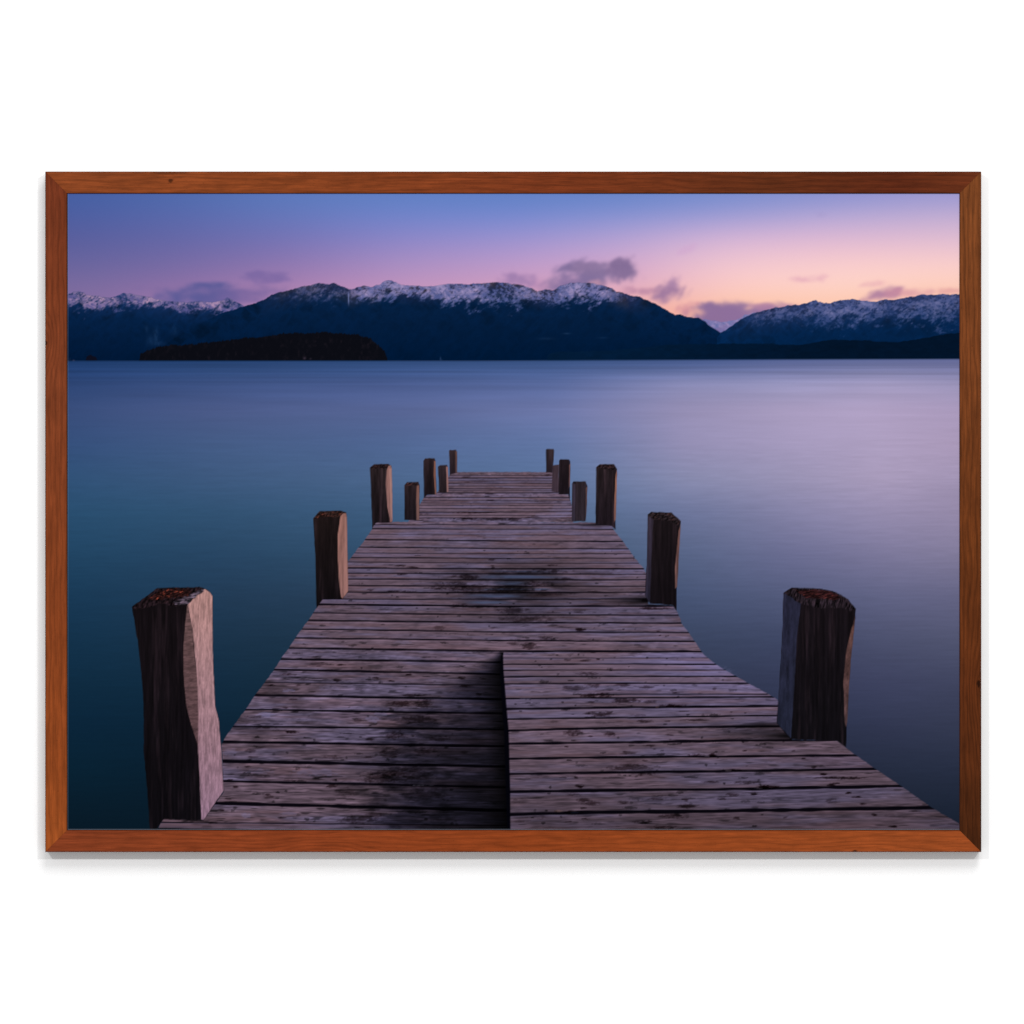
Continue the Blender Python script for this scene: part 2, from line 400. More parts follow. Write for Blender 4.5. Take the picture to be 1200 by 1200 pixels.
    for (cx, cy, rx, ry, k) in SPOTS:
        s = win(cx - rx * 2.5, cy - ry * 3, cx + rx * 2.5, cy + ry * 3)
        x, y = X[s], Y[s]
        n = fbm(x * .16 + cx, y * .5, 51, 3, .6)
        d = ((x - cx) / rx) ** 2 + ((y - cy) / ry) ** 2
        n = n * .6 + .4 * fbm(x * .45 + cy, y * 1.1, 53, 3, .6)
        m = sstep(1.5, -.2, d + (n - .5) * 4.2) * sstep(3.2, 1.6, d)
        img[s] = img[s] * (1 - m[..., None] * min(1, k * 1.2) * (1 - rgb(62, 40, 44)))
    for (cx, cy, rx, ry, c, k) in GLINTS:
        s = win(cx - rx * 2.5, cy - ry * 3, cx + rx * 2.5, cy + ry * 3)
        x, y = X[s], Y[s]
        d = ((x - cx) / rx) ** 2 + ((y - cy) / ry) ** 2
        lay(s, sstep(1.2, .3, d + (fbm(x * .2 + cx, y * .6, 52, 4, .65) - .5) * 3.2) * k * .62, rgb(*c))

    # ---- posts -----------------------------------------------------------
    def face(pts, c0, c1, seed, amp=.5, fx=.5, fy=.03, soft=.5, rough=.5, lean=0.0, spk=0.0, axis='y'):
        s, a = poly(pts, soft, rough, seed)
        x, y = X[s], Y[s]
        p = np.array(pts, F)
        y0, y1 = p[:, 1].min(), p[:, 1].max()
        t = np.clip((y - y0) / (y1 - y0 + 1e-6), 0, 1)[..., None]
        xs = x + lean * (y - y0)
        n = fbm(xs * fx, y * fy + seed, seed, 4, .6); n2 = fbm(xs * fx * 2.3, y * fy * 4, seed + 4, 3, .6)
        col = (rgb(*c0) * (1 - t) + rgb(*c1) * t) * (1 + ((n - .5) * 1.5 + (n2 - .5) * .45) * amp)[..., None]
        if spk:
            bn = fbm(xs * .22 + seed, y * .016, seed + 11, 4, .6)
            col = col + rgb(56, 40, 46) * (sstep(.5, .78, bn) * (.5 + n) * spk)[..., None]
        lay(s, a, np.clip(col, 0, 1))

    def rust(pts, seed, base=(24, 15, 18), amt=1.0, fx=.35, fy=.45, rough=1.0, g=(.7, .5, .9)):
        s, a = poly(pts, .9, rough, seed)
        x, y = X[s], Y[s]
        n = fbm(x * fx + y * .2, y * fy, seed, 4, .65); n2 = fbm(x * g[0] + y * g[1], y * g[2] - x * .08, seed + 7, 3, .6)
        n2 = np.clip((n2 - .5) * 1.7 + .5, 0, 1)
        col = rgb(*base) * (.1 + 1.7 * n2)[..., None] + rgb(104, 44, 28) * (sstep(.52, .74, n) * sstep(.3, .7, n2) * amt * .75)[..., None]
        lay(s, a, np.clip(col, 0, 1))
    for kind, args, kw in POSTS:
        (face if kind == 'face' else rust)(*args, **kw)

    # ---- paper: tone, then down to the sheet's own grid -------------------
    img = np.clip(img, 0, 1)
    out = img.reshape(NY, SS, NX, SS, 3).mean((1, 3))
    b = blur(out, 1, 1)
    out = out + (out - b) * .25                            # the printer's own sharpening
    g = np.random.default_rng(5).normal(0, .0012, out.shape[:2]).astype(F)
    out = out + g[..., None]
    return np.clip(out, 0, 1).astype(F)


def M_shape(a):
    return a.shape + (3,)
SKY_X = [79, 200, 330, 460, 600, 720, 850, 980, 1125]
SKY_Y = [227, 250, 280, 310, 335, 355, 375]
SKY = [
 [(64, 92, 165), (74, 103, 174), (86, 118, 190), (90, 124, 196), (90, 125, 198), (96, 128, 200), (112, 136, 205), (130, 140, 206), (150, 147, 207)],
 [(72, 92, 164), (84, 102, 174), (96, 116, 188), (106, 128, 204), (110, 132, 208), (125, 140, 210), (148, 149, 211), (174, 161, 212), (188, 167, 208)],
 [(86, 92, 160), (98, 100, 168), (114, 112, 182), (136, 130, 200), (152, 142, 208), (176, 156, 210), (214, 176, 212), (222, 180, 208), (224, 184, 206)],
 [(102, 98, 160), (116, 104, 166), (140, 115, 176), (168, 138, 194), (188, 150, 200), (208, 162, 202), (242, 195, 204), (251, 201, 200), (252, 203, 198)],
 [(120, 104, 160), (138, 108, 166), (165, 122, 175), (190, 142, 188), (206, 152, 190), (220, 162, 190), (255, 199, 192), (255, 209, 196), (255, 205, 184)],
 [(126, 106, 160), (155, 115, 168), (178, 128, 172), (208, 150, 186), (222, 158, 182), (238, 166, 170), (255, 197, 170), (255, 199, 170), (254, 185, 156)],
 [(126, 106, 160), (160, 118, 168), (180, 128, 170), (210, 150, 182), (228, 158, 172), (248, 160, 150), (255, 179, 146), (255, 189, 158), (254, 183, 154)],
]
CLOUDS = [
 (246, 344, 64, 13, (82, 86, 146), .85, dict(seed=1, fx=.02, fy=.07, hard=.5, thr=.42, flat=.5)),
 (294, 348, 58, 11, (116, 99, 155), .75, dict(seed=2, fx=.02, fy=.06, hard=.6, thr=.5)),
 (314, 325, 30, 6.5, (112, 96, 156), .62, dict(seed=3, fx=.03, fy=.08, hard=.6, thr=.46)),
 (609, 327, 22, 9, (148, 118, 166), .75, dict(seed=4, fx=.05, fy=.08, hard=.5, thr=.45)),
 (634, 334, 14, 8, (180, 136, 178), .5, dict(seed=5, hard=.6)),
 (676, 327, 36, 19, (122, 106, 150), .92, dict(seed=6, fx=.045, fy=.07, shear=.7, hard=.4, thr=.42)),
 (660, 332, 18, 9, (134, 112, 156), .8, dict(seed=31, hard=.5, thr=.42)),
 (700, 314, 36, 10, (134, 113, 153), .85, dict(seed=16, fx=.04, fy=.09, hard=.45, thr=.44)),
 (731, 319, 19, 14, (128, 106, 147), .92, dict(seed=7, fx=.05, fy=.06, shear=.2, hard=.4, thr=.42)),
 (700, 332, 12, 3.5, (236, 168, 176), .45, dict(seed=27, hard=.6)),
 (751, 341, 22, 5.5, (178, 128, 158), .7, dict(seed=8, fx=.06, fy=.08, hard=.5, thr=.46)),
 (770, 347, 8, 4, (172, 122, 152), .6, dict(seed=18, hard=.6)),
 (783, 343, 19, 13, (152, 116, 154), .9, dict(seed=9, fx=.07, fy=.08, shear=.5, hard=.45, thr=.47)),
 (788, 331, 9, 10, (186, 146, 178), .5, dict(seed=10, shear=.6, fx=.08, fy=.08, hard=.6)),
 (806, 362, 14, 8, (190, 126, 150), .6, dict(seed=11, shear=.5, fx=.08, fy=.1, hard=.6)),
 (846, 369, 40, 11, (134, 106, 150), .95, dict(seed=12, fx=.04, fy=.06, hard=.4, thr=.4, flat=.45)),
 (880, 365, 50, 10, (140, 110, 153), .95, dict(seed=13, fx=.035, fy=.06, hard=.4, thr=.4, flat=.45)),
 (906, 359, 30, 4, (176, 128, 160), .75, dict(seed=14, fx=.04, fy=.1, hard=.5)),
 (948, 327, 20, 5, (216, 158, 180), .55, dict(seed=15, fx=.05, fy=.1, shear=.8, hard=.6)),
 (1026, 333, 16, 4, (214, 152, 172), .45, dict(seed=17, fx=.05, fy=.1, shear=1.2, hard=.6)),
 (1037, 344, 21, 9, (160, 114, 152), .8, dict(seed=19, fx=.05, fy=.09, shear=1.0, hard=.5, thr=.46)),
 (1060, 344, 30, 7, (204, 140, 158), .6, dict(seed=20, fx=.04, fy=.12, shear=.8, hard=.6)),
 (1115, 341, 16, 3.5, (212, 145, 150), .55, dict(seed=21, fx=.05, fy=.12, shear=.8, hard=.6)),
 (806, 292, 9, 6, (204, 162, 202), .4, dict(seed=22, shear=1.2, fx=.08, fy=.08, hard=.6)),
 (962, 252, 6, 3, (150, 140, 190), .3, dict(seed=23, hard=.6)),
]
RIDGE_A = [(70, 346), (79.7, 345), (85, 342.8), (92.5, 341), (98.5, 343.5), (101.5, 346.5), (112, 347), (124, 348.8), (128.5, 349.5), (136, 347.7), (143.5, 344), (154, 344.7), (166, 346.5), (178, 349.5), (193, 352.5), (205, 354.3), (226, 354.3), (233.5, 353.3), (250, 354.8), (259, 353), (266.5, 348.8), (272.5, 351.8), (280, 355.5), (286, 359.3), (300, 366), (330, 380)]
SNOW_A = dict(line=[(79, 357), (98, 361.5), (110, 362.5), (125, 361), (140, 361), (151, 358.5), (173, 361), (181, 359), (196, 360), (206, 362), (214, 364.5), (238, 366), (253, 366), (265, 365.5), (280, 364), (290, 362), (330, 362)],
              lo=(92, 88, 142), hi=(200, 158, 186), cover=[(79, .85), (125, .8), (140, .6), (160, .95), (210, .9), (230, .7), (260, .9), (280, .95)])
RIDGE_B = [(160, 424), (195, 403), (203, 397.5), (226, 384), (256, 369), (275, 362.6), (290.5, 357.7), (299.5, 355.5), (310, 351), (317.5, 346.2), (325, 343.5), (340, 340.2), (353.5, 335.7), (364, 334.8), (374.5, 331.8), (380.5, 332.3), (385, 333.3), (391, 331.8), (397, 334.8), (403, 336), (409, 339.3), (413.5, 339.3), (419.5, 336.8),
           (426, 335.3), (433.5, 336.5), (444, 334.2), (452, 329.5), (456, 328.8), (463.5, 331.2), (472.5, 334.8), (487.5, 334.8), (501, 336), (513, 335.3), (525, 333.3), (537, 332.7), (549, 333.9), (561, 332.3), (579, 331.5), (589.5, 330.8), (599, 333.3), (608, 333.3), (617, 336), (623, 337.8), (629.8, 342), (639.5, 339.3), (647, 340.8), (656, 336), (668, 332.3), (680, 331.2), (695, 332.3), (705.5, 334.5), (717.5, 338.7), (722, 342.3), (731, 343.5), (738.5, 346.5), (747.5, 347.3), (755, 351.3), (760, 352.2), (769, 357), (781, 363.8), (791.5, 369), (797.5, 369), (808, 372), (818.5, 372.3), (826, 376.5), (831, 381.8), (836.5, 385.5), (844, 390), (853, 396), (880, 404), (900, 412)]
SNOW_B = dict(line=[(160, 380), (290, 362), (310, 358), (325, 352), (350, 352), (380, 352), (405, 351), (420, 352), (432, 354), (442, 350), (457, 348.5), (480, 346), (490, 347), (510, 353), (531, 356), (540, 352), (559, 358), (571, 353.5), (585, 357), (590, 353), (605, 360), (617, 354.5), (632, 351), (647, 353), (657, 355), (668, 353), (680, 351.5), (695, 352.5), (714.5, 354), (725, 351.5), (740, 354), (749, 357), (760, 358), (770, 360), (900, 412)],
              lo=(84, 92, 144), hi=(176, 156, 198), cover=[(160, 0), (300, 0), (312, .12), (330, .26), (350, .32), (380, .38), (405, .3), (414, .5), (425, .8), (440, .95), (458, .95), (480, .75), (500, .9), (540, 1.05), (560, .95), (590, .8), (625, .7), (650, .85), (680, .9), (705, .75), (722, .6), (740, .4), (757, .12), (766, 0), (900, 0)])
RIDGE_D = [(840, 396), (844, 390), (850, 387), (857.5, 381.8), (868, 374.3), (877, 369.8), (886, 366.3), (895, 363.8), (904, 361.5), (913, 360), (925, 358.2), (938, 357), (950, 353.9), (956, 352.5), (965, 355.5), (972.5, 355.8), (983, 352.8), (998, 350.7), (1010, 352.5), (1025, 353.7), (1037, 351), (1046, 352.2), (1055, 350.3), (1070, 348), (1080.5, 345), (1094, 345.8), (1106, 345.3), (1124, 345), (1130, 345)]
SNOW_D = dict(line=[(840, 392), (868, 384), (877, 380), (895, 379), (917, 377), (950, 375), (965, 376), (984, 382), (1010, 377), (1031, 375), (1046, 368), (1061, 378), (1077, 375), (1092, 377), (1107, 378), (1124, 372)],
              lo=(70, 84, 136), hi=(142, 138, 184), cover=[(840, .0), (860, .15), (880, .35), (900, .5), (930, .55), (960, .65), (1000, .7), (1040, .55), (1070, .6), (1124, .6)], amt=.85)
RIDGE_E = [(641, 424), (642, 415.5), (650, 412.5), (680, 411.8), (710, 411), (732, 409.5), (760, 406.4), (782, 404), (820, 403.5), (850, 402.8), (880, 403), (899, 402.8), (925, 404.3), (940, 404), (950, 402), (972.5, 398.3), (1010, 399), (1047, 401.3), (1070, 398.3), (1085, 396), (1100, 393), (1124, 390), (1130, 389)]
ISLAND = [(163.5, 424), (164.5, 414.8), (172, 411), (185.5, 406.5), (205, 404.3), (226, 403.5), (239.5, 402), (256, 400.5), (272.5, 398.3), (290.5, 396), (307, 394.5), (317.5, 393.8), (331, 390.8), (346, 390), (361, 391.2), (377.5, 389.3), (400, 391.2), (412, 391.8), (420, 392.3), (435, 396.8), (442.5, 403.5), (450, 411), (453.5, 419), (454.3, 424)]
WAT_X = [79, 250, 450, 650, 800, 920, 1030, 1125]
WAT_Y = [421, 432, 450, 480, 520, 560, 600, 650, 700, 750, 800, 850, 900, 973]
WAT = [
 [(26, 58, 108), (34, 64, 114), (46, 76, 128), (54, 82, 134), (66, 88, 142), (82, 96, 148), (92, 102, 152), (98, 104, 154)],
 [(34, 64, 116), (44, 72, 122), (56, 84, 138), (70, 94, 148), (90, 106, 158), (112, 120, 170), (122, 126, 172), (122, 124, 170)],
 [(46, 72, 124), (60, 82, 134), (76, 96, 152), (92, 110, 166), (141, 142, 188), (153, 150, 192), (165, 156, 196), (158, 150, 190)],
 [(56, 78, 127), (74, 90, 139), (88, 103, 154), (112, 123, 176), (159, 151, 193), (173, 159, 197), (179, 162, 199), (174, 156, 193)],
 [(52, 80, 127), (68, 93, 138), (80, 104, 152), (100, 122, 172), (155, 149, 190), (169, 157, 195), (179, 163, 199), (174, 155, 189)],
 [(48, 84, 125), (62, 92, 133), (76, 104, 145), (92, 118, 162), (139, 142, 180), (157, 150, 186), (173, 158, 192), (166, 151, 185)],
 [(40, 80, 116), (50, 86, 122), (62, 94, 131), (80, 108, 146), (110, 120, 160), (134, 132, 170), (152, 142, 178), (154, 141, 175)],
 [(32, 71, 104), (40, 73, 106), (50, 81, 112), (64, 93, 124), (88, 102, 138), (107, 110, 149), (126, 122, 159), (132, 125, 158)],
 [(24, 60, 91), (34, 62, 91), (42, 66, 93), (54, 76, 106), (70, 84, 118), (84, 92, 127), (99, 102, 138), (103, 103, 137)],
 [(18, 51, 78), (26, 53, 78), (32, 55, 77), (42, 61, 85), (58, 70, 99), (65, 74, 106), (79, 84, 116), (84, 88, 118)],
 [(14, 45, 69), (18, 45, 68), (24, 47, 66), (34, 51, 71), (48, 58, 83), (54, 60, 89), (63, 68, 99), (67, 72, 101)],
 [(10, 39, 62), (12, 37, 57), (18, 39, 55), (26, 43, 61), (40, 48, 70), (42, 50, 75), (50, 56, 83), (54, 60, 85)],
 [(8, 36, 55), (10, 32, 50), (14, 34, 48), (20, 35, 49), (32, 40, 58), (35, 42, 63), (38, 46, 68), (40, 48, 70)],
 [(8, 27, 41), (8, 27, 41), (10, 29, 42), (14, 25, 36), (22, 28, 41), (23, 30, 46), (23, 32, 48), (23, 32, 48)],
]
SPOTS = [(664, 773, 4, 1, .5), (686, 774, 6, 1.3, .5), (688, 789.4, 15, 2, .5), (701, 772.6, 2, 1, .6), (672, 806, 14, 3, .45), (696, 803.6, 12, 3, .45), (729, 802.6, 9, 2, .45), (757, 805, 10, 2, .4), (715, 808.6, 5, 1, .5), (698, 814.6, 20, 3.2, .7), (792, 811.6, 4, 1, .7), (837, 807.4, 3, 2, .4), (734, 821, 15, 3.2, .6), (762, 822, 8, 2, .5), (693, 822.6, 4, 1, .5), (788, 827.2, 14, 2.2, .85),
 (703, 836.6, 17, 3.2, .6), (800, 833.4, 8, 1, .4), (748, 838, 8, 1.5, .3), (756, 845, 10, 2, .5), (782, 845, 4, 1, .6), (814, 843.6, 14, 1.2, .6), (672, 859, 12, 3.6, .6), (715, 860, 7, 3.2, .6), (691, 863, 4, 1, .6), (785, 861, 6, 1, .6), (664, 875, 3, 1, .7), (761, 873.6, 8, 1.6, .55), (735, 882, 10, 2, .5), (872, 879.4, 3, 1, .7), (835, 884.6, 4, 2.2, .95), (817, 884.6, 9, 1.5, .7), (667, 890.6, 4, 1.2, .7),
 (738, 899, 26, 3.8, .5), (735, 896, 9, 2, .4), (758, 907, 10, 2.3, .6), (755, 891, 4, 1, .5), (675, 911, 3, 1.2, .8), (679, 921, 5, 2.3, .95), (783, 904, 2, 1, .6), (861, 902.6, 7, 1.8, .9), (834, 916, 10, 1.5, .6), (876, 916.6, 16, 2.2, .5), (896, 922, 8, 2.4, .9), (672, 931, 10, 2, .4), (684, 937, 9, 2.2, .55), (692, 941, 12, 2.6, .5), (683, 946.6, 4, 1, .8), (671, 952, 10, 2.6, .7), (731, 940, 7, 2, .5), (771, 936, 11, 1.4, .5), (780, 932, 18, 1, .4), (802, 937, 4, 2.5, .5), (804, 944, 11, 2.8, .65), (846, 936, 5, 1, .9), (860, 931, 8, 2.3, .5), (885, 930.4, 5, 1.2, .9),
 (687, 959.4, 5, 1.5, .8), (754, 962.6, 10, 2.4, .6), (790, 955.8, 17, 2.8, .6), (778, 970, 16, 2.4, .65), (863, 959, 4, 2, .5), (665, 963, 5, 1.5, .4), (605, 940, 10, 1.5, .3), (630, 958, 14, 2, .3), (610, 962, 12, 1.6, .3),
 (918, 869.6, 2, .8, .7), (930, 879.6, 2.5, 1, .7), (941.5, 889, 3, 1.2, .8), (954, 898.8, 3, 1.2, .8), (965, 907, 4, 1.5, .85), (982, 911.3, 34, 1.3, .7), (988, 911.5, 18, 1.6, .6), (973.8, 919, 5, 1.6, .95), (980, 917.6, 5, 1, .7), (900.8, 922.3, 14, 2.2, .85), (993.5, 929, 4, 1.4, .85), (1004, 933.5, 6, 1.2, .95), (1011, 941.9, 3.5, 1.2, .85), (975.8, 938.3, 9, 2.8, .35), (1024.8, 954.4, 3.5, 1.6, .95), (920.6, 957.5, 5, 1.8, .6), (1046.7, 968.5, 5, 1.6, .8), (1073, 950.6, 8, 1, .5), (1046, 956, 9, 3, .2), (880, 929, 9, 1.5, .4),
 (370, 769.4, 4, .8, .6), (399, 779.4, 5, 1.5, .65), (371, 778.4, 9, 2.6, .3), (340, 790, 11, 1.2, .5), (395, 797, 5, 1.8, .6), (440, 794, 4, 1, .8), (458, 797.4, 4, 1.2, .7), (356, 796, 6, 1, .4), (317, 803, 6, 1.6, .7), (350, 803, 4, 1, .4), (422, 807, 7, 1, .4), (343, 819.6, 5, 1.2, .5), (334, 829, 4, 1.2, .5), (470, 825, 15, 3, .65), (458, 830, 5, 1.5, .6), (298, 840, 10, 1.5, .45), (419, 844, 5, 2.6, .4), (309, 853, 14, 1, .5), (343, 857.4, 8, 1.8, .85), (328, 856, 12, 1, .4), (433, 866, 5, 1.5, .6), (462, 862, 13, 5, .6), (294, 880, 6, 2.6, .4), (306, 875.6, 8, 1, .4), (296, 887, 6, 1, .5), (458, 882, 15, 6, .5), (388, 887, 12, 2, .4), (430, 887, 8, 1.5, .5),
 (291, 898, 4, 1.2, .6), (350, 901, 3, 1.3, .7), (446, 910, 22, 7, .55), (270, 914, 6, 1.2, .6), (300, 909, 22, 1.2, .4), (340, 914, 8, 1.4, .5), (392, 914, 6, 1.4, .5), (276, 922, 3, 1.3, .7), (268, 936, 4, 1.2, .7), (316, 933, 6, 2.6, .4), (314, 931, 3, 1, .6), (390, 921, 7, 2.6, .6), (406, 928, 12, 5, .35), (259, 949, 4, 1.2, .7), (330, 958, 6, 1.4, .9), (420, 960, 20, 5, .5), (248, 964, 7, 1.5, .5), (440, 955, 14, 3, .4),
 (479, 790.6, 4, 1.2, .85), (542, 794, 5, 1.8, .75), (566, 795, 5, 2, .6), (547, 804, 8, 1.8, .7), (561, 813, 4, 1.5, .6), (496, 824, 9, 5, .55), (486, 814, 15, 1.8, .6), (490, 843, 20, 5, .5), (516, 865, 15, 3, .5), (500, 880, 15, 4, .4), (476, 907, 30, 9, .5), (498, 931, 25, 7, .4), (544, 881, 5, 2, .4),
 (576, 656, 4, 1, .5), (577.5, 664.5, 3, 2.6, .7), (646, 662.5, 8, 1, .5), (642, 669.6, 20, 2.6, .55), (610, 670.5, 30, 2, .4), (679, 717.8, 6, 1.5, .4), (680, 737.7, 6, 2, .85), (696.5, 736, 2, 1, .6), (641.7, 748, 11, 2.4, .5), (602, 754, 6, 2, .4), (620.7, 757, 9, 4.4, .5), (618, 725, 35, 3.6, .4), (602, 715.5, 20, 3, .5), (578.7, 735.3, 6, 1.5, .4), (770, 740, 3, 1, .5), (773.5, 744.7, 2, 1, .6), (673, 668.8, 3, 1, .6), (660, 678, 10, 1.4, .5), (764, 713, 14, 1.5, .75), (695, 693.3, 10, 1, .5), (757, 704, 8, 1.8, .7), (782, 713, 8, 1, .4),
 (468, 663, 6, 1.2, .6), (484, 665, 9, 1, .6), (450, 665.6, 8, 1, .7), (470, 673, 8, 1.5, .4), (468, 692.8, 16, 1.1, .8), (434, 691.6, 5, 1.2, .5), (382, 747.6, 8, 1, .6), (514, 736, 8, 2.6, .35), (548, 676, 15, 3.4, .6), (530, 686, 20, 5, .45), (550, 690, 25, 5, .5), (512, 690, 10, 2.4, .5), (600, 691, 34, 3, .6), (630, 684, 20, 2.4, .5), (640, 696, 26, 2, .45), (560, 711, 30, 1.6, .4), (540, 709, 10, 2, .5), (575, 578.8, 8, .8, .5), (576, 586.5, 6, 1.2, .5), (560, 600.5, 34, .8, .6), (570, 608, 30, 1.8, .55), (600, 608.5, 16, 1.8, .5), (626, 606, 8, 1.6, .4), (545, 607, 12, 1, .5), (560, 565, 20, .8, .3), (641, 557, 6, 1.2, .5), (546, 559, 6, 1, .4), (500, 602, 12, 1.2, .35)]
GLINTS = [(770, 828.2, 2.5, 1, (150, 110, 100), .5), (828, 886, 4, 1, (140, 118, 138), .5), (853, 903, 4, 1, (140, 118, 130), .5), (888, 923.5, 5, .9, (150, 128, 140), .4), (655, 950, 5, 1.2, (150, 110, 100), .45), (674, 952, 7, 1.6, (26, 36, 62), .6), (312, 837, 10, 3.2, (136, 132, 180), .6), (437, 843, 9, 4, (132, 126, 168), .6), (338, 809, 9, 2, (128, 124, 172), .55), (288, 956, 6, 4, (130, 126, 170), .5), (335, 953, 10, 2, (124, 120, 165), .4), (388, 806, 16, 3, (124, 118, 160), .4), (370, 905, 26, 4.5, (112, 112, 156), .45), (300, 904, 20, 3.5, (112, 112, 152), .35), (446, 837, 8, 2, (126, 120, 160), .5), (496, 920, 12, .6, (118, 112, 132), .55), (270, 881, 9, 4, (112, 110, 150), .4), (616, 819, 8, .9, (130, 122, 158), .5), (660, 931, 12, 1, (128, 120, 150), .4), (472, 752.5, 9, 2.4, (130, 122, 160), .45), (452, 716, 8, 1.6, (132, 124, 162), .4), (1050, 930, 10, 3, (122, 114, 148), .35), (520, 820, 30, 5, (20, 20, 36), .25), (765, 757, 6, 3, (134, 116, 140), .35),
  (660, 597, 16, 10, (132, 126, 172), .35), (640, 606, 20, 4, (132, 126, 172), .3), (478, 626, 12, 2, (128, 118, 158), .4), (690, 676, 30, 2, (132, 124, 168), .35), (735, 671, 22, 2.5, (134, 128, 172), .4), (840, 790, 18, 8, (132, 124, 170), .3)]
DK0, DK1 = (30, 22, 25), (16, 12, 17)
